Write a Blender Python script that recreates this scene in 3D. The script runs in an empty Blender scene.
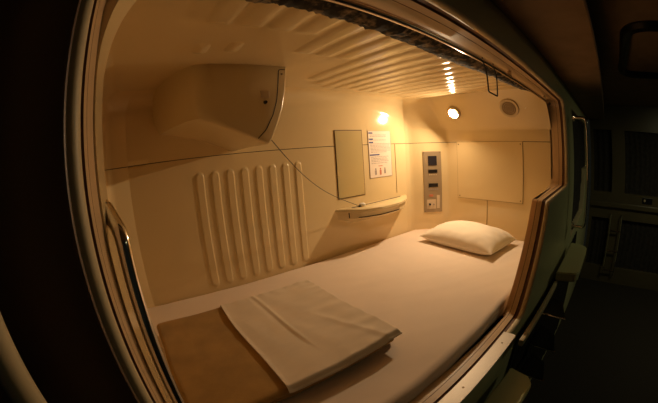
import bpy, bmesh, math, random
from mathutils import Vector, Matrix, noise

random.seed(7)
ZO = 1.25                     # mattress top stands this high over the corridor floor
col = bpy.context.scene.collection
PI = math.pi

# ------------------------------------------------------------------ materials
def mat(name, color, rough=0.5, metal=0.0, emit=None, estr=0.0, spec=0.5, var=0.0, vscale=6.0,
        bump=0.0, bscale=60.0, coat=0.0, sheen=0.0, stretch=None, trans=0.0):
    m = bpy.data.materials.new(name); m.use_nodes = True
    nt = m.node_tree; b = nt.nodes['Principled BSDF']
    b.inputs['Base Color'].default_value = (*color, 1)
    b.inputs['Roughness'].default_value = rough
    b.inputs['Metallic'].default_value = metal
    b.inputs['Specular IOR Level'].default_value = spec
    b.inputs['Coat Weight'].default_value = coat
    b.inputs['Sheen Weight'].default_value = sheen
    b.inputs['Transmission Weight'].default_value = trans
    if emit:
        b.inputs['Emission Color'].default_value = (*emit, 1)
        b.inputs['Emission Strength'].default_value = estr
    if var > 0 or bump > 0:
        tc = nt.nodes.new('ShaderNodeTexCoord'); mp = nt.nodes.new('ShaderNodeMapping')
        if stretch: mp.inputs['Scale'].default_value = stretch
        nt.links.new(tc.outputs['Object'], mp.inputs['Vector'])
    if var > 0:
        n = nt.nodes.new('ShaderNodeTexNoise'); n.inputs['Scale'].default_value = vscale
        n.inputs['Detail'].default_value = 4
        nt.links.new(mp.outputs['Vector'], n.inputs['Vector'])
        r = nt.nodes.new('ShaderNodeValToRGB')
        r.color_ramp.elements[0].position = 0.3; r.color_ramp.elements[1].position = 0.7
        r.color_ramp.elements[0].color = (*[c * (1 - var) for c in color], 1)
        r.color_ramp.elements[1].color = (*[min(1, c * (1 + var)) for c in color], 1)
        nt.links.new(n.outputs['Fac'], r.inputs['Fac'])
        nt.links.new(r.outputs['Color'], b.inputs['Base Color'])
    if bump > 0:
        n2 = nt.nodes.new('ShaderNodeTexNoise'); n2.inputs['Scale'].default_value = bscale
        n2.inputs['Detail'].default_value = 3
        nt.links.new(mp.outputs['Vector'], n2.inputs['Vector'])
        bp = nt.nodes.new('ShaderNodeBump'); bp.inputs['Strength'].default_value = bump
        bp.inputs['Distance'].default_value = 0.002
        nt.links.new(n2.outputs['Fac'], bp.inputs['Height'])
        nt.links.new(bp.outputs['Normal'], b.inputs['Normal'])
    return m

CREAM = (0.74, 0.575, 0.32)
M = {
 'shell': mat('cream_plastic', CREAM, 0.09, spec=0.45, var=0.03, vscale=3, bump=0.06, bscale=14),
 'ceil': mat('cream_ceiling_plastic', (0.74, 0.59, 0.345), 0.09, spec=0.5, var=0.03, vscale=3, bump=0.05, bscale=14),
 'shade_wall': mat('shell_shade_brown', (0.10, 0.055, 0.03), 0.5, var=0.1, vscale=3),  # shade on the near front shell, put into a brown base colour
 'groove': mat('brown_groove', (0.16, 0.07, 0.035), 0.6),
 'gap': mat('dark_seam', (0.035, 0.022, 0.012), 0.8),
 'midgap': mat('mid_brown_seam', (0.13, 0.08, 0.035), 0.7),
 'softgap': mat('brown_seam', (0.40, 0.28, 0.13), 0.8),
 'tv': mat('cream_housing', (0.70, 0.56, 0.32), 0.22, var=0.04, vscale=4),
 'liner': mat('tan_liner', (0.60, 0.41, 0.23), 0.35, var=0.08, vscale=5, stretch=(1, 8, 1)),
 'rim': mat('beige_rim', (0.52, 0.43, 0.26), 0.55, var=0.05),
 'front': mat('pale_green_shell', (0.56, 0.55, 0.31), 0.3, var=0.06, vscale=3),
 'end_shell': mat('brownish_shell', (0.11, 0.09, 0.05), 0.4, var=0.08, vscale=3),
 'corr_ceil': mat('brown_soffit', (0.30, 0.20, 0.12), 0.7, var=0.15, vscale=8),
 'corr_floor': mat('dark_carpet', (0.022, 0.016, 0.012), 0.95, var=0.3, vscale=60),
 'dark': mat('dark_void', (0.012, 0.010, 0.009), 0.8),
 'curtain': mat('dark_curtain_and_shade', (0.03, 0.025, 0.022), 0.9, var=0.4, vscale=20),
 'sheet': mat('bed_sheet', (0.80, 0.66, 0.54), 0.85, sheen=0.2, bump=0.25, bscale=9, var=0.03, vscale=5),
 'white_sheet': mat('sheet_cover', (0.74, 0.62, 0.48), 0.9, sheen=0.2, bump=0.2, bscale=14, var=0.04, vscale=9, stretch=(1, 2, 1)),
 'blanket': mat('tan_blanket', (0.37, 0.215, 0.06), 0.95, sheen=0.1, var=0.14, vscale=14, bump=0.35, bscale=160),
 'pillow': mat('pillow_case', (0.84, 0.74, 0.60), 0.85, sheen=0.2, bump=0.2, bscale=18),
 'chrome': mat('chrome', (0.75, 0.72, 0.68), 0.12, metal=1.0),
 'rail': mat('bronzed_rail', (0.55, 0.45, 0.36), 0.22, metal=1.0),
 'alu': mat('brushed_aluminium', (0.86, 0.80, 0.72), 0.45, metal=0.35, var=0.05, vscale=30, stretch=(2, 30, 2)),
 'steel': mat('brushed_panel', (0.37, 0.275, 0.17), 0.4, metal=0.25, var=0.05, vscale=30, stretch=(2, 2, 30)),
 'screw': mat('screw_metal', (0.28, 0.20, 0.12), 0.5, metal=0.6),
 'black': mat('black_plastic', (0.012, 0.010, 0.010), 0.3),
 'display': mat('display_glass', (0.03, 0.025, 0.03), 0.12),
 'beige_tag': mat('beige_plastic', (0.66, 0.52, 0.36), 0.4),
 'white': mat('white_plastic', (0.85, 0.82, 0.78), 0.3),
 'paper': mat('paper', (0.78, 0.66, 0.55), 0.7),
 'blue_ink': mat('blue_ink', (0.05, 0.06, 0.22), 0.7),
 'grey_ink': mat('grey_ink', (0.36, 0.29, 0.26), 0.7),
 'red_ink': mat('red_ink', (0.55, 0.18, 0.10), 0.7),
 'mirror': mat('mirror_glass', (0.80, 0.66, 0.34), 0.12, metal=0.4),
 'cable': mat('cable_black', (0.03, 0.022, 0.015), 0.5),
 'speaker_dark': mat('speaker_cone', (0.22, 0.15, 0.08), 0.6),
 'speaker_ring': mat('speaker_ring', (0.55, 0.42, 0.24), 0.35),
 'fill_glow': mat('fill_diffuser', (0.8, 0.8, 0.7), 0.4, emit=(0.95, 0.88, 0.48), estr=36.0),  # glow of the added, unseen corridor fill light
 'bulb': mat('bulb_glow', (1, 0.9, 0.7), 0.3, emit=(1.0, 0.73, 0.44), estr=2500.0),
}
# woven look of the rolled blind
def blind_mat():
    m = bpy.data.materials.new('woven_blind'); m.use_nodes = True
    nt = m.node_tree; b = nt.nodes['Principled BSDF']; b.inputs['Roughness'].default_value = 0.9
    tc = nt.nodes.new('ShaderNodeTexCoord'); mp = nt.nodes.new('ShaderNodeMapping')
    mp.inputs['Scale'].default_value = (1.0, 1.0, 2.2)
    n = nt.nodes.new('ShaderNodeTexNoise'); n.inputs['Scale'].default_value = 38; n.inputs['Detail'].default_value = 5
    r = nt.nodes.new('ShaderNodeValToRGB')
    r.color_ramp.elements[0].position = 0.5; r.color_ramp.elements[0].color = (0.02, 0.018, 0.018, 1)
    r.color_ramp.elements[1].position = 0.72; r.color_ramp.elements[1].color = (0.36, 0.27, 0.17, 1)
    nt.links.new(tc.outputs['Object'], mp.inputs['Vector']); nt.links.new(mp.outputs['Vector'], n.inputs['Vector'])
    nt.links.new(n.outputs['Fac'], r.inputs['Fac']); nt.links.new(r.outputs['Color'], b.inputs['Base Color'])
    bp = nt.nodes.new('ShaderNodeBump'); bp.inputs['Strength'].default_value = 0.8; bp.inputs['Distance'].default_value = 0.004
    nt.links.new(n.outputs['Fac'], bp.inputs['Height']); nt.links.new(bp.outputs['Normal'], b.inputs['Normal'])
    return m
M['blind'] = blind_mat()

# ------------------------------------------------------------------ object helpers
def obj(name, bm, m, parent=None, smooth=False, label=None, angle=40):
    """bm in pod coordinates (z=0 at mattress top); linked as one mesh object."""
    bm.normal_update()
    me = bpy.data.meshes.new(name)
    if parent is not None:
        org = Vector(parent.matrix_world.translation) if parent.parent is None else Vector(parent['_org'])
        if '_org' in parent: org = Vector(parent['_org'])
    else:
        org = Vector((0, 0, 0))
        if bm.verts:
            lo = Vector((min(v.co[i] for v in bm.verts) for i in range(3)))
            hi = Vector((max(v.co[i] for v in bm.verts) for i in range(3)))
            org = Vector(((lo.x + hi.x) / 2, (lo.y + hi.y) / 2, lo.z + ZO))
    for v in bm.verts: v.co += Vector((0, 0, ZO)) - org
    bm.to_mesh(me); bm.free()
    for mm in (m if isinstance(m, (list, tuple)) else [m]): me.materials.append(mm)
    if smooth:
        me.polygons.foreach_set('use_smooth', [True] * len(me.polygons))
        try: me.set_sharp_from_angle(angle=math.radians(angle))
        except Exception: pass
    o = bpy.data.objects.new(name, me); col.objects.link(o)
    o['_org'] = tuple(org)
    if parent is not None:
        o.parent = parent; o.location = (0, 0, 0)
    else:
        o.location = org
    if label: o['label'] = label
    return o

def thing(name, label, cat, loc, group=None):
    o = bpy.data.objects.new(name, None); col.objects.link(o)
    o.empty_display_size = 0.05
    o.location = (loc[0], loc[1], loc[2] + ZO); o['_org'] = (loc[0], loc[1], loc[2] + ZO)
    o['label'] = label; o['category'] = cat
    if group: o['group'] = group
    return o
def tag(o, label, cat, group=None):
    o['label'] = label; o['category'] = cat
    if group: o['group'] = group
    return o
def struct(name, bm, m, smooth=False, angle=40):
    o = obj(name, bm, m, None, smooth, angle=angle); o['kind'] = 'structure'; return o
def copy_tree(o, dx):
    r = o.copy(); col.objects.link(r); r.location = Vector(o.location) + Vector(dx)
    for ch in list(o.children):
        c = ch.copy(); col.objects.link(c); c.parent = r
        for g in ch.children:
            d = g.copy(); col.objects.link(d); d.parent = c
    return r

# ------------------------------------------------------------------ mesh helpers
def box(bm, lo, hi, bev=0.0, seg=2, mi=0):
    lo, hi = Vector(lo), Vector(hi)
    r = bmesh.ops.create_cube(bm, size=1.0)
    vs = r['verts']
    for v in vs:
        v.co = Vector(((lo[i] + hi[i]) / 2 + v.co[i] * (hi[i] - lo[i]) for i in range(3)))
    fs = set(f for v in vs for f in v.link_faces)
    for f in fs: f.material_index = mi
    if bev > 0:
        es = list(set(e for v in vs for e in v.link_edges))
        bmesh.ops.bevel(bm, geom=es, offset=bev, segments=seg, affect='EDGES', profile=0.5, clamp_overlap=True)
def tube(bm, pts, r, n=10, closed=False, cap=True, mi=0):
    pts = [Vector(p) for p in pts]; N = len(pts); rings = []
    prev = None
    for i, p in enumerate(pts):
        if closed: t = pts[(i + 1) % N] - pts[i - 1]
        else: t = pts[min(i + 1, N - 1)] - pts[max(i - 1, 0)]
        t.normalize()
        if prev is None:
            a = Vector((0, 0, 1)) if abs(t.z) < 0.9 else Vector((1, 0, 0))
            u = t.cross(a).normalized()
        else:
            u = (prev - t * prev.dot(t)).normalized()
        prev = u; w = t.cross(u)
        rr = r[i] if isinstance(r, (list, tuple)) else r
        rings.append([bm.verts.new(p + (u * math.cos(2 * PI * k / n) + w * math.sin(2 * PI * k / n)) * rr) for k in range(n)])
    for i in range(N if closed else N - 1):
        a, b = rings[i], rings[(i + 1) % N]
        for k in range(n):
            f = bm.faces.new((a[k], a[(k + 1) % n], b[(k + 1) % n], b[k])); f.material_index = mi
    if cap and not closed:
        bm.faces.new(rings[0][::-1]).material_index = mi; bm.faces.new(rings[-1]).material_index = mi
def rounded_path(pts, rad, seg=5, closed=False):
    out = []; N = len(pts); pts = [Vector(p) for p in pts]
    for i, p in enumerate(pts):
        if not closed and i in (0, N - 1): out.append(p); continue
        a, b = pts[i - 1], pts[(i + 1) % N]
        rr = rad[i] if isinstance(rad, (list, tuple)) else rad
        da, db = (a - p), (b - p)
        l = min(rr, da.length * 0.49, db.length * 0.49)
        if l < 1e-5: out.append(p); continue
        s, e = p + da.normalized() * l, p + db.normalized() * l
        for k in range(seg + 1):
            t = k / seg
            out.append(s * (1 - t) ** 2 + p * 2 * t * (1 - t) + e * t * t)
    return out
def loft(bm, rows, closed_u=False, mi=None, flip=False):
    """rows: list of lists of Vectors"""
    V = [[bm.verts.new(p) for p in r] for r in rows]
    for i in range(len(V) - 1):
        n = len(V[i])
        for k in range(n if closed_u else n - 1):
            q = (V[i][k], V[i][(k + 1) % n], V[i + 1][(k + 1) % n], V[i + 1][k])
            f = bm.faces.new(q[::-1] if flip else q)
            if mi: f.material_index = mi(i, k)
    return V
def prism(bm, poly, fn, d0, d1, mi=0):
    """poly 2D list; fn(a, b, d) -> 3D point"""
    A = [bm.verts.new(fn(a, b, d0)) for a, b in poly]; B = [bm.verts.new(fn(a, b, d1)) for a, b in poly]
    n = len(poly)
    bm.faces.new(A).material_index = mi; bm.faces.new(B[::-1]).material_index = mi
    for k in range(n): bm.faces.new((A[k], B[k], B[(k + 1) % n], A[(k + 1) % n])).material_index = mi
    bmesh.ops.recalc_face_normals(bm, faces=bm.faces)
def lathe(bm, prof, origin, axis, n=32, mi=0):
    """prof: (radius, height) list along axis"""
    axis = Vector(axis).normalized(); a = Vector((0, 1, 0)) if abs(axis.y) < 0.9 else Vector((1, 0, 0))
    u = axis.cross(a).normalized(); w = axis.cross(u); o = Vector(origin); rows = []
    for r, h in prof:
        rows.append([bm.verts.new(o + axis * h + (u * math.cos(2 * PI * k / n) + w * math.sin(2 * PI * k / n)) * max(r, 1e-5)) for k in range(n)])
    for i in range(len(rows) - 1):
        for k in range(n):
            bm.faces.new((rows[i][k], rows[i][(k + 1) % n], rows[i + 1][(k + 1) % n], rows[i + 1][k])).material_index = mi
    bmesh.ops.remove_doubles(bm, verts=bm.verts, dist=1e-4)
    bmesh.ops.recalc_face_normals(bm, faces=bm.faces)
def sstep(x, a, b):
    t = max(0.0, min(1.0, (x - a) / (b - a))); return t * t * (3 - 2 * t)
def lin(a, b, n): return [a + (b - a) * i / n for i in range(n + 1)]

# ------------------------------------------------------------------ the pod interior shell
H = 0.93                       # ceiling over mattress top
FLOOR = -0.10
L, XF = 1.95, -0.13
SEAM = 0.625
# plan outline nodes: bottom xy, top xy, rise, kink
def nodes():
    return [
     ((-0.13, -0.002), (-0.05, -0.002), 0.10, 0.0), ((-0.13, 0.88), (-0.05, 0.82), 0.10, 0.0), ((-0.105, 0.965), (-0.03, 0.895), 0.095, 0.0),
     ((-0.015, 1.0), (0.04, 0.915), 0.09, 0.0), ((1.45, 1.0), (1.43, 0.915), 0.10, 0.0), ((1.72, 1.0), (1.60, 0.89), 0.16, 0.0),
     ((1.755, 0.99), (1.63, 0.87), 0.20, 0.15), ((1.925, 0.82), (1.725, 0.82), 0.20, 0.55), ((1.95, 0.785), (1.765, 0.785), 0.22, 0.75),
     ((1.95, 0.60), (1.775, 0.60), 0.23, 0.75), ((1.95, -0.01), (1.775, -0.01), 0.23, 0.75)]
ND = nodes()
def shell_pt(s, z, th):
    """s = node index (float); th<0: vertical wall at height z; th 0..1 along the fillet"""
    i = min(int(s), len(ND) - 2); t = s - i; A, B = ND[i], ND[i + 1]
    bx = A[0][0] + (B[0][0] - A[0][0]) * t; by = A[0][1] + (B[0][1] - A[0][1]) * t
    tx = A[1][0] + (B[1][0] - A[1][0]) * t; ty = A[1][1] + (B[1][1] - A[1][1]) * t
    h = A[2] + (B[2] - A[2]) * t; k = A[3] + (B[3] - A[3]) * t
    if th < 0: return Vector((bx, by, z)), h
    a = th * PI / 2
    c = (1 - math.cos(a)) * (1 - k) + th * k; q = math.sin(a) * (1 - k) + th * k
    return Vector((bx + (tx - bx) * c, by + (ty - by) * c, H - h + h * q)), h
# the eight raised ribs on the back wall
RIBS = [0.315 + i * 0.0746 for i in range(8)]
def capsule_d(x, y, x0, x1, y0, y1):
    """signed distance to a stadium spanning x0..x1, y0..y1 (long in y)"""
    r = (x1 - x0) / 2; cx = (x0 + x1) / 2
    yy = min(max(y, y0 + r), y1 - r) if y1 - y0 > 2 * r else (y0 + y1) / 2
    return math.hypot(x - cx, y - yy) - r
def back_disp(x, z):
    d = 0.0
    if 0.27 < x < 0.95 and z < 0.6:
        for rx in RIBS:
            if abs(x - rx) < 0.05:
                sd = capsule_d(x, z, rx - 0.021, rx + 0.021, 0.012, 0.555)
                d = max(d, 0.0048 * (1 - sstep(sd, -0.0055, 0.0005)))
    return d
def seam_rows():
    zs = lin(FLOOR, 0.0, 2) + [0.004, 0.010, 0.016, 0.022, 0.03] + lin(0.05, 0.51, 18) + [0.52, 0.528, 0.535, 0.541, 0.547, 0.553, 0.558, 0.57, 0.59, 0.61]
    zs += [SEAM - 0.0016, SEAM - 0.0012, SEAM + 0.0012, SEAM + 0.0016] + [0.65, 0.67, 0.69]
    return zs
def shell_wall(name, ss, disp=None, extra=None):
    zs = seam_rows(); bm = bmesh.new(); rows = []; kinds = []
    for z in zs:
        row = []
        for s in ss:
            p, h = shell_pt(s, z, -1)
            if disp: p.y -= disp(p.x, z)
            if SEAM - 0.0014 < z < SEAM + 0.0014:
                c = Vector((1.0, 0.45, z)) - p; c.z = 0; p -= c.normalized() * 0.003
            row.append(p)
        rows.append(row); kinds.append(z)
    for f in (0.33, 0.66):
        row = []
        for s in ss:
            p, h = shell_pt(s, 0, -1); p.z = 0.69 + (H - h - 0.69) * f; row.append(p)
        rows.append(row); kinds.append(1)
    for k in range(13):
        rows.append([shell_pt(s, 0, k / 12)[0] for s in ss]); kinds.append(1)
    def mi(i, k):
        return 1 if (i + 1 < len(kinds) and kinds[i] < 0.9 and kinds[i] > SEAM - 0.0018 and kinds[i] < SEAM + 0.0014) else 0
    loft(bm, rows, mi=mi)
    return struct(name, bm, [M['shell'], M['gap']], smooth=True, angle=75)
shell_wall('wall_left', lin(0, 1, 10) + [1.25, 1.5, 1.75, 2, 2.25, 2.5, 2.75, 3])
# back wall: node 3..5, fine X steps over the ribs
def s_of_x(x):
    if x <= 1.45: return 3 + (x + 0.015) / 1.465
    return 4 + (x - 1.45) / 0.27
xs = lin(-0.015, 0.27, 8) + lin(0.272, 0.88, 304) + lin(0.92, 1.72, 20)
shell_wall('wall_back', [s_of_x(x) for x in xs], back_disp)
shell_wall('wall_right', lin(5, 6, 4) + lin(6, 7, 8)[1:] + lin(7, 8, 4)[1:] + lin(8, 10, 16)[1:])

# ceiling with raised ribs
bars = []
for k in range(20):
    x0 = 0.175 + 0.0825 * k
    if x0 + 0.05 > 1.765: break
    ye = 0.29 if k <= 3 else (0.44 if k <= 6 else (0.74 if k == 7 else (0.82 if k == 8 else 0.865)))
    bars.append((x0, x0 + 0.070, -0.2, ye))
bars.append((0.19, 0.235, 0.42, 0.50)); bars.append((0.285, 0.33, 0.40, 0.48))
def ceil_disp(x, y):
    d = 0.0
    for b in bars:
        if b[0] - 0.01 < x < b[1] + 0.01 and b[2] - .01 < y < b[3] + .01:
            sd = max(b[0] - x, x - b[1], b[2] - y, y - b[3])
            cr = 0.016
            qx, qy = max(abs(x - (b[0] + b[1]) / 2) - (b[1] - b[0]) / 2 + cr, 0), max(abs(y - (b[2] + b[3]) / 2) - (b[3] - b[2]) / 2 + cr, 0)
            sd = math.hypot(qx, qy) - cr if (qx > 0 and qy > 0) else sd
            d = max(d, 0.0050 * (1 - (1 - min(1.0, max(0.0, -sd) / 0.034)) ** 3))
    return d
bm = bmesh.new()
cx = lin(XF, 0.16, 10) + lin(0.164, 1.78, 404)[0:]
cy = lin(-0.02, 0.24, 5) + lin(0.25, 0.32, 12) + lin(0.34, 0.39, 3) + lin(0.395, 0.51, 18) + lin(0.53, 0.70, 5) + lin(0.71, 0.92, 36)
loft(bm, [[Vector((x, y, H - ceil_disp(x, y))) for x in cx] for y in cy], flip=False)
struct('ceiling', bm, M['ceil'], smooth=True, angle=60)

# pod floor under the mattress
bm = bmesh.new(); box(bm, (XF - 0.02, -0.045, FLOOR - 0.02), (L + 0.02, 1.02, FLOOR))
struct('floor', bm, M['shell'])

# vertical panel joints (dark hairlines)
bm = bmesh.new()
box(bm, (1.6035, 0.9970, 0.29), (1.6047, 1.001, SEAM)); struct('trim_1', bm, M['softgap'])
bm = bmesh.new()
box(bm, (1.9465, 0.463, 0.0), (1.951, 0.4665, 0.233)); struct('trim_2', bm, M['softgap'])

# ------------------------------------------------------------------ opening: liner, rim and front shell
prof = [(-0.04, -0.05, 0), (-0.04, 0.87, 0), (1.95, 0.87, 0), (1.95, 0.372, 0), (1.335, 0.372, 0.05), (1.098, -0.05, 0.045)]
def opening(prof, rads, off=0.0, seg=6):
    P = [Vector((a, b, 0)) for a, b, c in prof]; yin = [c for a, b, c in prof]
    N = len(P); O = []
    for i in range(N):                      # outline runs clockwise in (x,z); outward is left of travel
        d0 = (P[i] - P[i - 1]).normalized(); d1 = (P[(i + 1) % N] - P[i]).normalized()
        n0 = Vector((-d0.y, d0.x, 0)); n1 = Vector((-d1.y, d1.x, 0))
        m = (n0 + n1); m = m / max(m.dot(n0), 0.3)
        O.append(P[i] + m * off)
    out = []
    for i in range(N):
        a, p, b = O[i - 1], O[i], O[(i + 1) % N]
        s = p + (a - p).normalized() * rads[i]; e = p + (b - p).normalized() * rads[i]
        for k in range(seg + 1):
            t = k / seg; q = s * (1 - t) ** 2 + p * 2 * t * (1 - t) + e * t * t
            out.append((q.x, q.y, yin[i]))
    return out
RAD = [0.05, 0.06, 0.06, 0.03, 0.02, 0.03]
def ring(off, y, yin=False, dx=0.0):
    return [Vector((a + dx, -(c if yin else -y) if yin else y, b)) for a, b, c in opening(prof, RAD, off)]
bm = bmesh.new()
loft(bm, [ring(0.0, 0, True), ring(0, -0.03), ring(0, -0.055), ring(0.0008, -0.0555), ring(0.0008, -0.0565), ring(0.0, -0.057), ring(0.0, -0.079)], closed_u=True,
     mi=lambda i, k: 1 if i in (2, 3, 4) else 0)
# inner return: closes the gap between liner and pod shell
loft(bm, [ring(0.0, 0, True), ring(0.045, 0, True)], closed_u=True, flip=True)
trim3 = struct('trim_3', bm, [M['liner'], M['groove']], smooth=True, angle=30)
bm = bmesh.new()
loft(bm, [ring(0.0, -0.079), ring(0.006, -0.081), ring(0.006, -0.094), ring(0.002, -0.096)], closed_u=True)
struct('trim_4', bm, M['groove'], smooth=True, angle=30)
bm = bmesh.new()
loft(bm, [ring(0.002, -0.096), ring(0.0, -0.098), ring(0.0, -0.110), ring(0.002, -0.115), ring(0.006, -0.118), ring(0.010, -0.118)], closed_u=True)
struct('trim_5', bm, M['rim'], smooth=True, angle=60)
# thick rounded jamb inside the foot end of the opening
bm = bmesh.new()
jp = [(-0.128, FLOOR), (-0.037, FLOOR), (-0.037, 0.72)] + [(-0.037 + 0.115 * (1 - math.cos(a)), 0.72 + 0.205 * math.sin(a)) for a in lin(0.1, 1.5, 16)] + [(0.09, 0.932), (-0.128, 0.932)]
prism(bm, jp, lambda a, b, d: Vector((a, d, b)), -0.001, 0.10)
bmesh.ops.bevel(bm, geom=[e for e in bm.edges if abs(e.verts[0].co.y - 0.10) < 1e-4 and abs(e.verts[1].co.y - 0.10) < 1e-4], offset=0.008, segments=3, affect='EDGES')
struct('trim_9', bm, M['shell'], smooth=True)
# closing lip between ceiling and top of the liner, inside
bm = bmesh.new(); box(bm, (XF, -0.012, 0.868), (L, 0.0, H + 0.004)); struct('trim_6', bm, M['liner'])

def front_shell(name, dx, x0, x1):
    z0, z1 = -ZO, 1.0
    bm = bmesh.new()
    loop = [bm.verts.new(p) for p in ring(0.010, -0.118, dx=dx)]
    rect = [bm.verts.new(Vector(p)) for p in ((x0, -0.118, z0), (x0, -0.118, z1), (x1, -0.118, z1), (x1, -0.118, z0))]
    es = [bm.edges.new((loop[i], loop[(i + 1) % len(loop)])) for i in range(len(loop))]
    es += [bm.edges.new((rect[i], rect[(i + 1) % 4])) for i in range(4)]
    bmesh.ops.triangle_fill(bm, use_beauty=True, edges=es, use_dissolve=False)
    return struct(name, bm, M['front'])
front_shell('wall_front', 0.0, -0.30, 2.16)
# the next pod along the corridor: opening rim, dark hanging curtain
front_shell('wall_front_far', 2.38, 2.16, 4.6)
bm = bmesh.new()
loft(bm, [ring(0.0, -0.02, dx=2.38), ring(0.0, -0.104, dx=2.38), ring(0.004, -0.117, dx=2.38), ring(0.010, -0.118, dx=2.38)], closed_u=True)
struct('trim_7', bm, M['rim'], smooth=True, angle=50)
bm = bmesh.new()
rows = []
for z in lin(-0.06, 0.88, 6):
    rows.append([Vector((x, -0.06 + 0.012 * math.sin(x * 60), z)) for x in lin(2.33, 4.35, 160)])
loft(bm, rows)
tag(obj('pod_curtain', bm, M['curtain'], smooth=True), 'dark curtain closing the next sleeping pod along the corridor', 'curtain')

# corridor
bm = bmesh.new(); box(bm, (-2.5, -3.2, -ZO - 0.05), (4.75, 1.1, -ZO)); struct('floor_corridor', bm, M['corr_floor'])
bm = bmesh.new(); box(bm, (-2.5, -3.2, 1.2), (4.75, -0.4, 1.25)); struct('ceiling_corridor', bm, M['corr_ceil'])
bm = bmesh.new(); box(bm, (-2.5, -0.4, 1.0), (4.75, 1.1, 1.25), 0.01); struct('ceiling_soffit', bm, M['corr_ceil'])
bm = bmesh.new(); box(bm, (-2.5, -0.128, -ZO), (-0.0495, -0.119, 1.0), 0.003); struct('wall_front_shade', bm, M['shade_wall'])  # brown sheet added over the near front shell to paint its shade

# far wall of the corridor: two tiers of pods end-on
XE = 4.6
def far_wall():
    bm = bmesh.new()
    ys = [-0.15, -0.20, -0.50, -0.72, -1.55, -1.75, -3.2]; zs = [-ZO, -1.02, -0.33, 0.03, 0.86, 1.2]
    for i in range(len(ys) - 1):
        for j in range(len(zs) - 1):
            hole = i in (1, 3) and j in (1, 3)
            y0, y1, z0, z1 = ys[i], ys[i + 1], zs[j], zs[j + 1]
            if not hole:
                bm.faces.new([bm.verts.new(p) for p in ((XE, y0, z0), (XE, y1, z0), (XE, y1, z1), (XE, y0, z1))])
            else:
                X2 = XE + 0.10
                c = [(y0, z0), (y1, z0), (y1, z1), (y0, z1)]
                for k in range(4):
                    a, b = c[k], c[(k + 1) % 4]
                    bm.faces.new([bm.verts.new(p) for p in ((XE, a[0], a[1]), (XE, b[0], b[1]), (X2, b[0], b[1]), (X2, a[0], a[1]))])
    bmesh.ops.remove_doubles(bm, verts=bm.verts, dist=1e-5)
    bmesh.ops.recalc_face_normals(bm, faces=bm.faces)
    return struct('wall_end', bm, M['end_shell'])
far_wall()
bm = bmesh.new(); box(bm, (XE - 0.05, -3.2, -0.17), (XE, -0.15, -0.10), 0.01); struct('trim_8', bm, M['end_shell'])
def blind_at(y0, y1, z0, z1, label):
    bm = bmesh.new(); rows = []
    for z in lin(z0, z1, 4):
        rows.append([Vector((XE + 0.06 + 0.008 * math.sin(y * 70), y, z)) for y in lin(y0, y1, 60)])
    loft(bm, rows)
    return tag(obj('pod_curtain', bm, M['curtain'], smooth=True), label, 'curtain', 'curtains of the end pods')
blind_at(-0.51, -0.19, 0.02, 0.87, 'dark curtain in the narrow upper opening at the corridor end')
blind_at(-1.56, -0.71, 0.02, 0.87, 'dark curtain in the wide upper opening at the corridor end, above the divider band')
blind_at(-0.51, -0.19, -1.03, -0.32, 'dark curtain in the narrow lower opening beside the distant ladder')
blind_at(-1.56, -0.71, -1.03, -0.32, 'dark curtain in the wide lower opening at the corridor end, below the divider band')
# distant ladder on the pillar between them
lad = thing('pod_ladder', 'distant chrome ladder on the pillar between end pods', 'ladder', (XE - 0.05, -0.61, -1.2))
for y in (-0.525, -0.71):
    bm = bmesh.new(); tube(bm, rounded_path([(XE, y, -1.12), (XE - 0.07, y, -1.12), (XE - 0.07, y, -0.26), (XE, y, -0.26)], 0.03), 0.008, 8)
    obj('side_rail', bm, M['chrome'], lad, True)
for z in (-0.48, -0.76, -1.04):
    bm = bmesh.new(); tube(bm, [(XE - 0.07, -0.525, z), (XE - 0.07, -0.71, z)], 0.011, 8)
    obj('rung', bm, M['chrome'], lad, True)
# small number plate on the divider band
np_ = thing('number_plate', 'small black plate with a pale disc on the tier divider', 'sign', (XE, -1.15, -0.10))
bm = bmesh.new(); box(bm, (XE - 0.012, -1.22, -0.075), (XE, -1.04, 0.005), 0.003); obj('plate', bm, M['black'], np_)
bm = bmesh.new(); lathe(bm, [(0.001, 0.016), (0.016, 0.016), (0.018, 0.012)], (XE, -1.08, -0.035), (-1, 0, 0), 16); obj('disc', bm, M['beige_tag'], np_)

# dark frame of a hatch on the corridor ceiling
bm = bmesh.new()
pp = rounded_path([(2.62, -0.61, 1.19), (1.56, -0.61, 1.19), (1.50, -1.35, 1.19), (2.62, -1.35, 1.19)], 0.16, 8, closed=True)
tube(bm, pp, 0.035, 8, closed=True)
ht = obj('ceiling_hatch_frame', bm, M['black'], smooth=True)
tag(ht, 'dark rounded frame fixed on the corridor ceiling', 'hatch frame')

# ------------------------------------------------------------------ step ledges, rungs and grab bar on the front shell
def ledge(name, x0, x1, z, yo, label):
    bm = bmesh.new()
    poly = [(x0, -0.15), (x0 + 0.03, yo + 0.02), (x0 + 0.06, yo), (x1 - 0.06, yo), (x1 - 0.02, yo + 0.03), (x1, -0.15)]
    prism(bm, poly, lambda a, b, d: Vector((a, b, d)), z - 0.05, z)
    bmesh.ops.bevel(bm, geom=[e for e in bm.edges], offset=0.006, segments=2, affect='EDGES')
    return struct(name, bm, M['front'], smooth=True)
ledge('trim_10', 1.60, 2.19, -0.04, -0.285, 'pale green moulded step ledge beneath the chrome corridor grab bar')
ledge('trim_11', 0.20, 0.99, -0.22, -0.275, 'pale green moulded step ledge below the aluminium sill plate')
bm = bmesh.new(); box(bm, (0.99, -0.172, -0.115), (1.60, -0.15, -0.085), 0.006)
struct('trim_12', bm, M['rim'], smooth=True)
fl = thing('foot_treads', 'three black foot treads with chrome edges on the shell outside the pod', 'ladder', (1.475, -0.142, -0.545))
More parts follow.
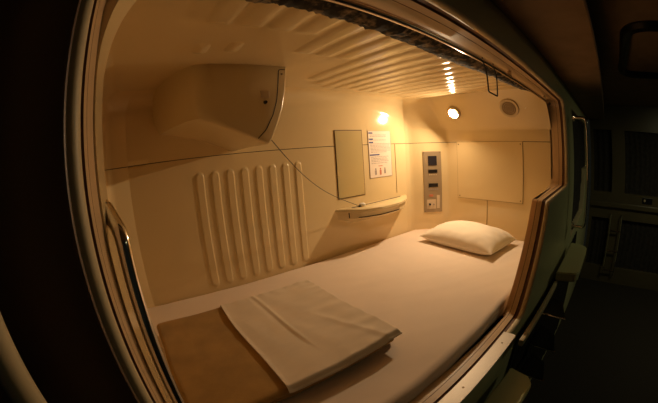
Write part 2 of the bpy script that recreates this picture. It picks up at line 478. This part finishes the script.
for z in (-0.155, -0.345, -0.545):
    bm = bmesh.new()
    prism(bm, [(1.356, -0.132), (1.356, -0.283), (1.50, -0.240), (1.56, -0.132)], lambda a, b, d: Vector((a, b, d)), z - 0.006, z + 0.002)
    tr = obj('tread', bm, M['black'], fl)
    bm = bmesh.new(); tube(bm, [(1.35, -0.132, z), (1.35, -0.288, z - 0.003)], 0.0052, 8)
    obj('chrome_edge', bm, M['chrome'], tr, True)
# dark rippled sheet added over the lower shell to paint it in shade
bm = bmesh.new(); rows = []
for z in lin(-1.15, -0.128, 5):
    rows.append([Vector((x, -0.1235 - 0.004 * math.sin(x * 55), z)) for x in lin(1.06, 2.9, 150)])
loft(bm, rows); bmesh.ops.solidify(bm, geom=bm.faces[:], thickness=-0.002)
tag(obj('lower_shade_sheet', bm, M['curtain'], smooth=True), 'dark sheet added for the shade on the lower shell, behind the chrome-edged foot treads', 'curtain')
gb = thing('grab_bar', 'upright chrome grab bar on the green shell between pods', 'grab bar', (2.10, -0.15, 0.08))
bm = bmesh.new()
tube(bm, rounded_path([(2.10, -0.15, 0.785), (2.10, -0.245, 0.785), (2.10, -0.245, 0.095), (2.10, -0.15, 0.095)], 0.035), 0.011, 12)
obj('bar', bm, M['chrome'], gb, True)
for z in (0.785, 0.095):
    bm = bmesh.new(); lathe(bm, [(0.001, 0), (0.024, 0), (0.024, 0.008), (0.013, 0.014)], (2.10, -0.15, z), (0, -1, 0), 20)
    obj('mounting_flange', bm, M['chrome'], gb, True)
# pole close to the camera
bm = bmesh.new()
tube(bm, [(-0.126, -0.2, -ZO), (-0.126, -0.2, 1.0)], 0.015, 14)
tag(obj('grab_pole', bm, M['rim'], smooth=True), 'beige upright pole in the dark, outside the foot end', 'pole')

# unseen round fill light, added to brighten the front shell along the corridor
cl = thing('corridor_fill_light', 'unseen round fill light added over the corridor to brighten the front shell', 'added fill light', (3.0, -1.8, 1.15))
bm = bmesh.new(); lathe(bm, [(0.17, 0.0), (0.17, 0.03), (0.15, 0.04), (0.14, 0.03)], (3.0, -1.8, 1.2), (0, 0, -1), 32); obj('fill_light_ring', bm, M['beige_tag'], cl, True)
bm = bmesh.new(); lathe(bm, [(0.14, 0.025), (0.10, 0.045), (0.0001, 0.055)], (3.0, -1.8, 1.2), (0, 0, -1), 32); obj('fill_light_diffuser', bm, M['fill_glow'], cl, True)

# ------------------------------------------------------------------ sill plate
sp = thing('sill_plate', 'pale aluminium plate screwed along the bottom sill', 'sill plate', (0.43, -0.116, -0.05))
bm = bmesh.new()
poly = [(-0.03, -0.090), (0.955, -0.090), (0.957, -0.134), (0.952, -0.142), (-0.03, -0.142)]
prism(bm, poly, lambda a, b, d: Vector((a, b, d)), -0.0505, -0.0465)
bmesh.ops.bevel(bm, geom=[e for e in bm.edges], offset=0.0008, segments=1, affect='EDGES')
obj('plate', bm, M['alu'], sp)
for x in (0.12, 0.42, 0.62, 0.885):
    y = -0.114
    bm = bmesh.new(); lathe(bm, [(0.0001, 0.0008), (0.0035, 0.0008), (0.0042, 0.0)], (x, y, -0.0465), (0, 0, 1), 12)
    obj('screw', bm, M['screw'], sp, True)

# ------------------------------------------------------------------ curtain rail, rolled blind, wire hook
rl = thing('blind_rail', 'thin bronzed metal rail under the top of the opening', 'rail', (0.9, -0.028, 0.84))
bm = bmesh.new(); tube(bm, [(x, -0.028, 0.847) for x in lin(-0.03, 1.86, 20)], 0.0065, 10); obj('rod', bm, M['rail'], rl, True)
bm = bmesh.new(); tube(bm, [(1.85, -0.028, 0.847), (1.872, -0.028, 0.847)], 0.0095, 12); obj('end_cap', bm, M['black'], rl, True)
for x in (0.2, 1.1, 1.72):
    bm = bmesh.new(); box(bm, (x - 0.008, -0.034, 0.85), (x + 0.008, -0.022, 0.872), 0.002); obj('bracket', bm, M['rail'], rl)
# rolled blind
bm = bmesh.new(); rows = []
for x in lin(-0.02, 1.86, 240):
    sy = (0.088 + 0.034 * sstep(x, 0.2, 0.85) - 0.032 * sstep(x, 0.9, 1.2) - 0.055 * sstep(x, 1.45, 1.86)) / 2
    sz = 0.030 - 0.012 * sstep(x, 1.2, 1.86)
    row = []
    for k in range(24):
        a = 2 * PI * k / 24
        n = noise.noise(Vector((x * 30, math.cos(a) * 3.0, math.sin(a) * 3.0)))
        g = 1 + 0.16 * n + 0.05 * math.sin(x * 300 + 3 * n)
        row.append(Vector((x, -0.004 + sy + math.cos(a) * sy * g, 0.926 - sz + math.sin(a) * sz * g)))
    rows.append(row)
V = loft(bm, rows, closed_u=True); bm.faces.new(V[0]); bm.faces.new(V[-1][::-1])
bmesh.ops.recalc_face_normals(bm, faces=bm.faces)
tag(obj('rolled_blind', bm, M['blind'], smooth=True, angle=80), 'dark woven blind rolled up under the ceiling edge behind the rail', 'blind')
bm = bmesh.new()
tube(bm, rounded_path([(0.845, -0.028, 0.858), (0.845, -0.036, 0.80), (0.840, -0.036, 0.752), (0.912, -0.036, 0.748), (0.925, -0.036, 0.80), (0.93, -0.028, 0.858)], 0.006, 3), 0.0024, 6)
tag(obj('wire_hook', bm, M['cable'], smooth=True), 'bent dark wire loop hanging from the rail', 'hook')

# ------------------------------------------------------------------ handrail at the foot end
hr = thing('handrail', 'shiny chrome handrail curving beside the foot end of the opening', 'handrail', (-0.02, -0.02, -0.06))
bm = bmesh.new()
tube(bm, rounded_path([(-0.038, 0.060, 0.556), (-0.0180, -0.002, 0.530), (-0.0180, -0.004, 0.30), (-0.0175, -0.004, 0.05), (-0.038, 0.03, 0.035)], [0, 0.02, 0.1, 0.02, 0], 6), 0.0102, 14)
obj('rail_tube', bm, M['chrome'], hr, True)
bm = bmesh.new(); lathe(bm, [(0.0001, 0.003), (0.011, 0.003), (0.012, 0)], (-0.037, 0.060, 0.556), (1, 0, 0), 18); obj('flange', bm, M['chrome'], hr, True)

# ------------------------------------------------------------------ mattress
def softbox(bm, lo, hi, r, nx, ny, nz, fn=None):
    lo, hi = Vector(lo), Vector(hi)
    def grid(o, du, dv, nu, nv):
        G = [[bm.verts.new(o + du * (i / nu) + dv * (j / nv)) for j in range(nv + 1)] for i in range(nu + 1)]
        for i in range(nu):
            for j in range(nv): bm.faces.new((G[i][j], G[i + 1][j], G[i + 1][j + 1], G[i][j + 1]))
    s = hi - lo; X, Y, Z = Vector((s.x, 0, 0)), Vector((0, s.y, 0)), Vector((0, 0, s.z))
    v0 = len(bm.verts)
    grid(lo + Z, X, Y, nx, ny); grid(lo, Y, X, ny, nx)
    grid(lo, X, Z, nx, nz); grid(lo + Y, Z, X, nz, nx)
    grid(lo, Z, Y, nz, ny); grid(lo + X, Y, Z, ny, nz)
    bm.verts.ensure_lookup_table()
    vs = [bm.verts[i] for i in range(v0, len(bm.verts))]
    bmesh.ops.remove_doubles(bm, verts=vs, dist=1e-6)
    bm.verts.ensure_lookup_table()
    for v in [bm.verts[i] for i in range(v0, len(bm.verts))]:
        p = v.co.copy(); rz = min(r, s.z / 2)
        q = Vector((min(max(p.x, lo.x + r), hi.x - r), min(max(p.y, lo.y + r), hi.y - r), min(max(p.z, lo.z + rz), hi.z - rz)))
        d = p - q; d.z *= r / rz
        if d.length > 1e-9:
            m = max(abs(d.x), abs(d.y), abs(d.z)); d = d.normalized() * min(r, m * 1.0) ; d.z *= rz / r; p = q + d
        if fn: p = fn(p)
        v.co = p
def nz3(x, y, z=0): return noise.noise(Vector((x, y, z)))
def mfn(p):
    if p.z > -0.03:
        a = sstep(p.z, -0.05, 0.0)
        w = 0.005 * nz3(p.x * 3, p.y * 3) + 0.0012 * nz3(p.x * 7 + p.y * 9, p.y * 3)
        # long soft creases running towards the sill
        w += 0.0016 * max(0, nz3(p.x * 2.0, p.y * 14 + p.x * 6, 3))
        p = p + Vector((0, 0, a * (w - 0.0050)))
    if p.y < 0.03:
        p = p + Vector((0, 0.004 * nz3(p.x * 9, p.z * 12) - 0.002, 0))
    return p
mt = thing('mattress', 'low mattress in a pale beige fitted sheet filling the pod', 'mattress', (0.97, 0.49, FLOOR))
bm = bmesh.new(); softbox(bm, (-0.122, -0.022, FLOOR + 0.001), (1.942, 0.995, 0.0), 0.028, 220, 120, 10, mfn)
obj('fitted_sheet', bm, M['sheet'], mt, True, angle=80)

# ------------------------------------------------------------------ folded blanket
bk = thing('folded_blanket', 'tan blanket with a cream sheet folded over its right part', 'blanket', (0.33, 0.43, 0.0))
def slab(x0, x1, y0, y1, z0, z1, r, seed, amp=0.003):
    def f(p):
        n = nz3(p.x * 6 + seed, p.y * 6, seed)
        n2 = nz3(p.x * 14, p.y * 14 + seed, p.z * 30)
        ex = 0.006 * nz3(p.y * 5 + seed, 2.1 * seed); ey = 0.006 * nz3(p.x * 5, seed * 1.7)
        return p + Vector((ex * sstep(abs(p.x - (x0 + x1) / 2), 0.15, 0.3), ey * sstep(abs(p.y - (y0 + y1) / 2), 0.15, 0.28), amp * n * sstep(p.z, z0, z1) + 0.0012 * n2))
    bm = bmesh.new(); softbox(bm, (x0, y0, z0), (x1, y1, z1), r, 90, 80, 6, f); return bm
obj('bottom_fold', slab(-0.015, 0.630, 0.160, 0.70, 0.0015, 0.028, 0.014, 3.1), M['blanket'], bk, True, angle=80)
obj('top_fold', slab(-0.026, 0.622, 0.148, 0.697, 0.026, 0.054, 0.0145, 8.3, 0.004), M['blanket'], bk, True, angle=80)
# cream sheet lying over the right part, puckered along its right edge
bm = bmesh.new()
NX, NY = 110, 110
def sheet_pt(u, v, under=0.0):
    x0 = 0.243 - 0.012 * (1 - v) + 0.004 * math.sin(v * 7); x1 = 0.634 + 0.020 * v + 0.003 * math.sin(v * 9)
    y0, y1 = 0.140, 0.702
    x = x0 + (x1 - x0) * u; y = y0 + (y1 - y0) * v
    z = 0.0605
    z += 0.004 * nz3(x * 6 + 8.3, y * 6, 8.3) * 0.9
    # folds: radiating puckers near the right edge, one long crease across
    pk = sstep(u, 0.72, 1.0) * (1 - 0.5 * v)
    z += 0.0042 * pk * (0.6 + nz3(v * 5, 1.3, 7)) * math.sin(v * 52 + 4.5 * math.sin(v * 7.3) + u * 5)
    z += 0.0022 * nz3(x * 9 - y * 5, y * 22 + x * 9, 6.1) * sstep(u, 0.3, 0.9)
    pb = sstep(v, 0.86, 1.0); z += 0.0012 * pb * math.sin(u * 46)
    tt = (0.72 - y) / 0.46; xc = 0.380 + 0.014 * tt + 0.005 * math.sin(tt * 6); cr = (math.exp(-((x - xc) / 0.007) ** 2) - 0.6 * math.exp(-((x - xc + 0.014) / 0.008) ** 2)) * 0.75 * sstep(tt, -0.02, 0.1) * (1 - sstep(tt, 0.8, 1.08)); z += 0.0035 * cr
    cr2 = math.exp(-((x - (0.50 - 0.16 * (v - 0.5))) / 0.014) ** 2) * (1 - sstep(v, 0.3, 0.6)); z += 0.003 * cr2
    z += 0.002 * nz3(x * 18, y * 9, 4.4)
    z += 0.003 * math.exp(-((u - 0.0) / 0.02) ** 2)
    # drop over the edges
    ed = min((1 - u) * (x1 - x0), v * (y1 - y0), (1 - v) * (y1 - y0))
    z -= 0.016 * (1 - sstep(ed, 0.0, 0.016)) ** 1.5
    return Vector((x, y, z - under))
us = lin(0, 0.04, 6) + lin(0.05, 0.93, 80) + lin(0.94, 1, 14); vs_ = lin(0, 0.05, 12) + lin(0.06, 0.94, 86) + lin(0.95, 1, 12)
Vt = loft(bm, [[sheet_pt(u, v) for u in us] for v in vs_])
Vb = loft(bm, [[sheet_pt(u, v, 0.005) for u in us] for v in vs_], flip=True)
def stitch(a, b):
    for i in range(len(a) - 1): bm.faces.new((a[i], b[i], b[i + 1], a[i + 1]))
stitch(Vt[0], Vb[0]); stitch(Vt[-1][::-1], Vb[-1][::-1])
stitch([r[0] for r in Vt][::-1], [r[0] for r in Vb][::-1]); stitch([r[-1] for r in Vt], [r[-1] for r in Vb])
bmesh.ops.recalc_face_normals(bm, faces=bm.faces)
obj('sheet_cover', bm, M['white_sheet'], bk, True, label='cream sheet folded over the blanket', angle=80)

# ------------------------------------------------------------------ pillow
pl = thing('pillow', 'small cream pillow resting at the head of the mattress', 'pillow', (1.69, 0.475, 0.0))
PA = math.radians(-6.5)
def pillow_pt(u, v, top):
    a, b = 0.168, 0.272                    # half sizes
    pin = 0.07
    x = a * u * (1 - pin * (1 - v * v) * abs(u)); y = b * v * (1 - pin * (1 - u * u) * abs(v) * 0.8)
    e = max(0.0, (1 - abs(u) ** 2.6)) * max(0.0, (1 - abs(v) ** 3.2))
    t = e ** 0.5
    n = nz3(x * 8 + 3, y * 7, 1.7)
    if top:
        z = 0.034 + 0.086 * t * (1 + 0.10 * n) + 0.010 * t * (u * 0.6)
        rad = math.exp(-((abs(v) - 0.86) / 0.12) ** 2)
        z += 0.0035 * rad * math.sin(u * 16 + 2 * n) * t + 0.003 * math.exp(-((abs(u) - 0.85) / 0.1) ** 2) * math.sin(v * 22 + 3 * n) * t
        z += 0.006 * t * nz3(x * 16, y * 9, 5)
    else:
        z = 0.034 - 0.032 * min(1, t * 1.9)
    # the near-window corner droops to the sheet
    cs, sn = math.cos(PA), math.sin(PA)
    return Vector((1.685 + x * cs - y * sn, 0.475 + x * sn + y * cs, z))
bm = bmesh.new(); N = 64
pv = [math.sin(t * PI / 2) for t in lin(-1, 1, N)]
loft(bm, [[pillow_pt(u, v, True) for u in pv] for v in pv]); loft(bm, [[pillow_pt(u, v, False) for u in pv] for v in pv], flip=True)
bmesh.ops.remove_doubles(bm, verts=bm.verts, dist=1e-5)
obj('pillow_case', bm, M['pillow'], pl, True, angle=80)
bm = bmesh.new()
edge = [pillow_pt(u, -1, True) for u in pv] + [pillow_pt(1, v, True) for v in pv[1:]] + [pillow_pt(-u, 1, True) for u in pv[1:]] + [pillow_pt(-1, -v, True) for v in pv[1:-1]]
tube(bm, edge, 0.0022, 6, closed=True); obj('seam', bm, M['pillow'], pl, True)

# ------------------------------------------------------------------ television housing
tv = thing('tv_housing', 'moulded cream television housing bulging from the upper back wall', 'tv housing', (0.40, 0.80, 0.64))
def tvprof(grow=0.0):
    # outline in (x,z): top-left, bottom-left, bottom tip, curved screen edge, top right
    return [(0.232, 0.945), (0.238, 0.80), (0.250, 0.745), (0.33, 0.707), (0.42, 0.668), (0.470, 0.645), (0.488, 0.641), (0.500, 0.650), (0.528, 0.705), (0.553, 0.765), (0.568, 0.83), (0.575, 0.89), (0.578, 0.945)]
bm = bmesh.new(); P0 = tvprof(); c = Vector((0.42, 0, 0.80))
def tvring(y, sh, leftpull=0.0):
    out = []
    for x, z in P0:
        d = Vector((x, 0, z)) - c
        lx = leftpull * sstep(0.325 - x, 0.0, 0.10)
        k = 1 - sh / max(d.length, 0.05)
        out.append(Vector((c.x + d.x * k - lx * (0.65 if lx > 0 else 1.0), y, c.z + d.z * k)))
    return out
rows = [tvring(1.0, -0.004, 0.19), tvring(0.90, -0.003, 0.165), tvring(0.82, 0, 0.14), tvring(0.76, 0, 0.118), tvring(0.71, 0, 0.094), tvring(0.68, 0, 0.076), tvring(0.655, 0, 0.058), tvring(0.637, 0.0, 0.040), tvring(0.623, 0.0, 0.022), tvring(0.613, 0.001, 0.004), tvring(0.607, 0.003, -0.016), tvring(0.6035, 0.006, -0.036), tvring(0.602, 0.010, -0.06)]
V = loft(bm, rows, closed_u=True); bm.faces.new(V[-1]); bm.faces.new(V[0][::-1]); bmesh.ops.recalc_face_normals(bm, faces=bm.faces)
obj('housing', bm, M['tv'], tv, True, angle=42)
bm = bmesh.new()   # joint line between body and screen bezel
gp = [(0.568, 0.918), (0.541, 0.918), (0.536, 0.86), (0.528, 0.80), (0.510, 0.745), (0.478, 0.690), (0.446, 0.662)]
tube(bm, rounded_path([(x, 0.602, z) for x, z in gp], 0.01, 3), 0.0018, 6)
obj('bezel_joint', bm, M['gap'], tv, True)
bm = bmesh.new(); box(bm, (0.464, 0.5975, 0.806), (0.498, 0.603, 0.832), 0.002); obj('switch_plate', bm, M['beige_tag'], tv)
bm = bmesh.new(); lathe(bm, [(0.0001, 0.010), (0.005, 0.010), (0.007, 0.0)], (0.481, 0.602, 0.790), (0, -1, 0), 14); obj('jack', bm, M['black'], tv, True)
bm = bmesh.new(); lathe(bm, [(0.0001, 0.003), (0.003, 0.003), (0.0035, 0)], (0.553, 0.602, 0.90), (0, -1, 0), 10); obj('screw', bm, M['screw'], tv, True)
bm = bmesh.new()   # the screen itself, facing the head end
rows = []
for y in (0.64, 0.96):
    rows.append([Vector((x + 0.003, y, z)) for x, z in [(0.512, 0.676), (0.532, 0.715), (0.556, 0.772), (0.570, 0.83), (0.577, 0.89)]])
loft(bm, rows); bmesh.ops.solidify(bm, geom=bm.faces[:], thickness=0.002)
obj('screen', bm, M['display'], tv, True)

# earphone cable
bm = bmesh.new(); pts = []
A, B = Vector((0.502, 0.612, 0.654)), Vector((1.205, 0.955, 0.268))
for t in lin(0, 1, 24):
    p = A.lerp(B, t); p.z -= 0.045 * math.sin(PI * t) * (1 - 0.3 * t); p.y += 0.10 * math.sin(PI * t) * 0.5
    pts.append(p)
tube(bm, pts, 0.0016, 6)
ec = obj('earphone_cable', bm, M['cable'], smooth=True)
tag(ec, 'thin dark cable hanging from the television housing down to the shelf', 'cable')
ep = thing('earphone', 'small white earphone with black tip lying on the shelf', 'earphone', (1.22, 0.945, 0.262))
bm = bmesh.new(); tube(bm, [(1.205, 0.952, 0.2735), (1.215, 0.948, 0.2735), (1.232, 0.940, 0.2735), (1.24, 0.936, 0.2735)], [0.006, 0.011, 0.011, 0.006], 12); obj('shell', bm, M['white'], ep, True)
bm = bmesh.new(); tube(bm, [(1.196, 0.946, 0.2680), (1.206, 0.942, 0.2680)], 0.006, 10); obj('tip', bm, M['black'], ep, True)

# ------------------------------------------------------------------ shelf
sh = thing('wall_shelf', 'moulded cream shelf jutting from the back wall under the mirror', 'shelf', (1.38, 0.93, 0.14))
top = rounded_path([(1.06, 1.0, 0), (1.10, 0.965, 0), (1.165, 0.885, 0), (1.29, 0.843, 0), (1.46, 0.848, 0), (1.585, 0.895, 0), (1.71, 1.0, 0)], 0.022, 4)
def shrow(k, z, pull):
    return [Vector((1.37 + (p.x - 1.37) * k, 1.001 - (1.0 - p.y) * pull, z)) for p in top]
bm = bmesh.new()
rows = [shrow(0.985, 0.262, 0.97), shrow(1.0, 0.259, 1.0), shrow(1.0, 0.246, 1.0), shrow(0.965, 0.240, 0.93), shrow(0.955, 0.205, 0.90), shrow(0.93, 0.197, 0.84), shrow(0.80, 0.185, 0.35), shrow(0.74, 0.165, 0.08), shrow(0.72, 0.16, 0.0)]
V = loft(bm, rows); bm.faces.new(V[0]); bmesh.ops.recalc_face_normals(bm, faces=bm.faces)
obj('shelf_body', bm, M['tv'], sh, True, angle=35)
bm = bmesh.new()   # slot line on top and under the lip
tube(bm, [(1.155, 0.962, 0.262), (1.30, 0.968, 0.262), (1.62, 0.985, 0.262)], 0.0032, 6); obj('top_slot', bm, M['gap'], sh, True)
bm = bmesh.new()
lr = [p + Vector((0, -0.0005, 0)) for p in shrow(0.957, 0.212, 0.908)][6:-6]
tube(bm, lr, 0.0026, 6); obj('front_joint', bm, M['gap'], sh, True)
bm = bmesh.new(); q = shrow(0.966, 0.225, 0.935)[5]
tube(bm, [(q.x, q.y, 0.258), (q.x + 0.004, q.y, 0.208)], 0.003, 6); obj('side_joint', bm, M['gap'], sh, True)

# ------------------------------------------------------------------ mirror
mr = thing('wall_mirror', 'tall narrow mirror set in the back wall left of the notice', 'mirror', (1.195, 0.998, 0.32))
bm = bmesh.new(); box(bm, (1.088, 0.9965, 0.318), (1.302, 1.001, 0.717)); obj('frame', bm, M['midgap'], mr)
bm = bmesh.new(); box(bm, (1.0925, 0.9945, 0.3235), (1.296, 0.999, 0.7115)); obj('mirror_glass', bm, M['mirror'], mr)

# ------------------------------------------------------------------ notice
nt_ = thing('paper_notice', 'paper notice with blue headings taped beside the mirror', 'notice', (1.455, 0.997, 0.415))
PX0, PX1, PZ0, PZ1 = 1.353, 1.562, 0.413, 0.712
bm = bmesh.new(); box(bm, (PX0, 0.9972, PZ0), (PX1, 0.9985, PZ1)); obj('paper', bm, M['paper'], nt_)
bm = bmesh.new()
Y0, Y1 = 0.9964, 0.9973
for (x0, z0, x1, z1) in ((PX0, PZ0, PX1, PZ0 + .0016), (PX0, PZ1 - .0016, PX1, PZ1), (PX0, PZ0, PX0 + .0016, PZ1), (PX1 - .0016, PZ0, PX1, PZ1)):
    box(bm, (x0, Y0, z0), (x1, Y1, z1))
obj('border', bm, M['grey_ink'], nt_)
Wd = PX1 - PX0; Ht = PZ1 - PZ0
for (u0, u1, v) in ((0.03, 0.20, 0.035), (0.03, 0.20, 0.165), (0.03, 0.20, 0.235), (0.03, 0.45, 0.50)):
    bm = bmesh.new(); box(bm, (PX0 + u0 * Wd, Y0, PZ1 - (v + 0.028) * Ht), (PX0 + u1 * Wd, Y1, PZ1 - v * Ht)); obj('heading', bm, M['blue_ink'], nt_)
random.seed(3)
for v in (0.085, 0.115, 0.195, 0.275, 0.305, 0.335, 0.365, 0.395, 0.425, 0.455, 0.555, 0.59, 0.62, 0.65, 0.69):
    bm = bmesh.new(); u = 0.08; ue = random.uniform(0.72, 0.94)
    while u < ue:
        w = random.uniform(0.04, 0.14); box(bm, (PX0 + u * Wd, Y0, PZ1 - (v + 0.009) * Ht), (PX0 + min(u + w, 0.95) * Wd, Y1, PZ1 - v * Ht)); u += w + 0.02
    obj('text_line', bm, M['grey_ink'], nt_)
bm = bmesh.new(); box(bm, (PX0 + .38 * Wd, Y0, PZ1 - .765 * Ht), (PX0 + .56 * Wd, Y1, PZ1 - .75 * Ht)); obj('text_line', bm, M['red_ink'], nt_)
for (u, h, m) in ((0.25, 0.12, 'grey_ink'), (0.46, 0.13, 'red_ink'), (0.66, 0.11, 'grey_ink')):
    bm = bmesh.new()
    cx_, zt = PX0 + u * Wd, PZ1 - 0.82 * Ht
    lathe(bm, [(0.0001, 0.0012), (0.006, 0.0012), (0.006, 0)], (cx_, Y1, zt), (0, -1, 0), 12)
    box(bm, (cx_ - 0.008, Y0, zt - h * Ht), (cx_ + 0.008, Y1, zt - 0.007))
    obj('pictogram', bm, M[m], nt_)

# ------------------------------------------------------------------ control panel on the chamfered corner
E1 = Vector((1, -1, 0)).normalized(); EN = Vector((-1, -1, 0)).normalized()
PC = Vector((1.755 + 0.125, 0.99 - 0.125, 0)) ;  PC = Vector((1.8700, 0.8750, 0))
cp = thing('control_panel', 'metal control panel with small displays on the angled corner', 'control panel', (PC.x, PC.y, 0.122))
def cpf(a, b, d): return PC + E1 * a + EN * d + Vector((0, 0, b))
def cpbox(bm, a0, a1, b0, b1, d0, d1, bev=0):
    prism(bm, [(a0, b0), (a1, b0), (a1, b1), (a0, b1)], cpf, d0, d1)
HW = 0.068
bm = bmesh.new(); cpbox(bm, -HW, HW, 0.122, 0.563, -0.001, 0.004)
bmesh.ops.bevel(bm, geom=bm.edges[:], offset=0.001, segments=1, affect='EDGES'); obj('face_plate', bm, M['steel'], cp)
def cppart(name, a0, a1, b0, b1, m, d=0.0065, label=None):
    bm = bmesh.new(); cpbox(bm, a0, a1, b0, b1, 0.003, d); return obj(name, bm, m, cp, label=label)
cppart('clock_display', -0.030, 0.034, 0.462, 0.530, M['display'], label='square black display')
cppart('alarm_display', -0.032, 0.036, 0.408, 0.432, M['black'], label='narrow black display')
for i in range(4): cppart('button', -0.026 + i * 0.016, -0.018 + i * 0.016, 0.391, 0.398, M['beige_tag'])
cppart('radio_display', -0.032, 0.038, 0.306, 0.332, M['black'], label='narrow dark display')
for i in range(5): cppart('button', -0.034 + i * 0.016, -0.025 + i * 0.016, 0.283, 0.295, M['grey_ink'])
cppart('label_strip', -0.03, 0.0, 0.237, 0.252, M['red_ink'])
cppart('switch_plate', -0.046, 0.020, 0.146, 0.215, M['beige_tag'], 0.005)
cppart('switch_plate', 0.028, 0.050, 0.150, 0.245, M['beige_tag'], 0.005)
for a, m, r in ((-0.026, 'black', 0.008), (0.003, 'grey_ink', 0.006)):
    bm = bmesh.new(); lathe(bm, [(0.0001, 0.012), (r * 0.9, 0.012), (r, 0.004), (r, 0)], cpf(a, 0.180, 0.004), EN, 16); obj('knob', bm, M[m], cp, True)
for a in (-HW + 0.008, HW - 0.008):
    for b in (0.131, 0.554):
        bm = bmesh.new(); lathe(bm, [(0.0001, 0.002), (0.003, 0.002), (0.0035, 0)], cpf(a, b, 0.004), EN, 10); obj('screw', bm, M['screw'], cp, True)

# ------------------------------------------------------------------ access panel on the head wall
ap = thing('access_panel', 'flush square cream access panel on the head wall', 'access panel', (1.947, 0.45, 0.233))
bm = bmesh.new(); box(bm, (1.9462, 0.1955, 0.2315), (1.951, 0.7045, 0.6265)); obj('joint', bm, M['softgap'], ap)
bm = bmesh.new(); box(bm, (1.9445, 0.1985, 0.2345), (1.950, 0.7015, 0.6235)); obj('cover', bm, M['shell'], ap)
for y in (0.213, 0.687):
    for z in (0.249, 0.609):
        bm = bmesh.new(); lathe(bm, [(0.0001, 0.002), (0.004, 0.002), (0.0045, 0)], (1.9445, y, z), (-1, 0, 0), 10); obj('screw', bm, M['screw'], ap, True)

# ------------------------------------------------------------------ lamp and speaker on the sloping hood
def slope(y, th=0.42):
    i = 8 + (0.785 - y) / 0.185 if y > 0.6 else 9 + (0.60 - y) / 0.61
    p, _ = shell_pt(i, 0, th); q, _ = shell_pt(i, 0, th + 0.02)
    t = (q - p).normalized(); n = t.cross(Vector((0, 1, 0))).normalized()
    if n.x > 0: n = -n
    return p, n
p, n = slope(0.664, 0.50)
lp = thing('reading_lamp', 'small round glowing reading lamp on the hood over the pillow', 'lamp', tuple(p))
bm = bmesh.new(); lathe(bm, [(0.050, -0.006), (0.051, 0.006), (0.049, 0.014), (0.043, 0.018), (0.036, 0.017), (0.028, 0.002), (0.0001, 0.001)], p, n, 36); obj('lamp_ring', bm, M['speaker_ring'], lp, True)
bm = bmesh.new(); lathe(bm, [(0.0180, 0.0015), (0.0175, 0.0045), (0.014, 0.0065), (0.008, 0.0078), (0.0001, 0.0082)], p, n, 24); obj('bulb', bm, M['bulb'], lp, True)
p, n = slope(0.248, 0.52)
spk = thing('ceiling_speaker', 'round brown speaker grille on the hood, right of the lamp', 'speaker', tuple(p))
bm = bmesh.new(); lathe(bm, [(0.066, -0.008), (0.067, 0.004), (0.064, 0.010), (0.055, 0.011), (0.048, 0.008), (0.046, 0.003)], p, n, 36); obj('ring', bm, M['speaker_ring'], spk, True)
bm = bmesh.new(); lathe(bm, [(0.048, 0.005), (0.034, 0.007), (0.018, 0.008), (0.0001, 0.0082)], p, n, 30); obj('grille', bm, M['speaker_dark'], spk, True)
for r in (0.038, 0.026, 0.014):
    bm = bmesh.new(); a = Vector((0, 1, 0)); u = n.cross(a).normalized(); w = n.cross(u)
    tube(bm, [p + n * 0.008 + (u * math.cos(2 * PI * k / 28) + w * math.sin(2 * PI * k / 28)) * r for k in range(28)], 0.0012, 5, closed=True); obj('grille_ring', bm, M['speaker_ring'], spk, True)
bm = bmesh.new(); lathe(bm, [(0.0001, 0.002), (0.003, 0.002), (0.0035, 0)], slope(0.135, 0.50)[0], n, 10)
tag(obj('hood_screw', bm, M['chrome'], smooth=True), 'tiny shiny screw on the hood right of the speaker', 'screw')

for o in bpy.data.objects:
    if '_org' in o: del o['_org']

# ------------------------------------------------------------------ world, camera, render look
w = bpy.data.worlds.new('world'); bpy.context.scene.world = w; w.use_nodes = True
w.node_tree.nodes['Background'].inputs[0].default_value = (0.62, 0.62, 0.45, 1)
w.node_tree.nodes['Background'].inputs[1].default_value = 0.008

cam = bpy.data.cameras.new('camera'); co = bpy.data.objects.new('camera', cam); col.objects.link(co)
cam.type = 'PANO'
cam.panorama_type = 'FISHEYE_EQUISOLID'; cam.fisheye_lens = 308.123 * 36.0 / 658.0; cam.fisheye_fov = math.radians(200)
cam.sensor_fit = 'HORIZONTAL'; cam.sensor_width = 36.0; cam.sensor_height = 36.0 * 403 / 658
cam.clip_start = 0.005
yaw, pitch, roll = [math.radians(a) for a in (-36.3941, -9.29163, -3.96345)]
f = Vector((-math.sin(yaw) * math.cos(pitch), math.cos(yaw) * math.cos(pitch), math.sin(pitch)))
rt = Vector((math.cos(yaw), math.sin(yaw), 0)); up = rt.cross(f)
r2 = rt * math.cos(roll) + up * math.sin(roll); u2 = -rt * math.sin(roll) + up * math.cos(roll)
mtx = Matrix((r2, u2, -f)).transposed().to_4x4(); mtx.translation = Vector((0.00885, -0.37468, 0.59698 + ZO))
co.matrix_world = mtx
sc = bpy.context.scene; sc.camera = co
sc.view_settings.view_transform = 'Standard'; sc.view_settings.look = 'None'
sc.view_settings.gamma = 1; sc.view_settings.exposure = 0.0; sc.view_settings.use_curve_mapping = False
try:
    sc.cycles.use_denoising = True; sc.cycles.max_bounces = 10; sc.cycles.diffuse_bounces = 6
    sc.cycles.sample_clamp_indirect = 6.0
except Exception: pass
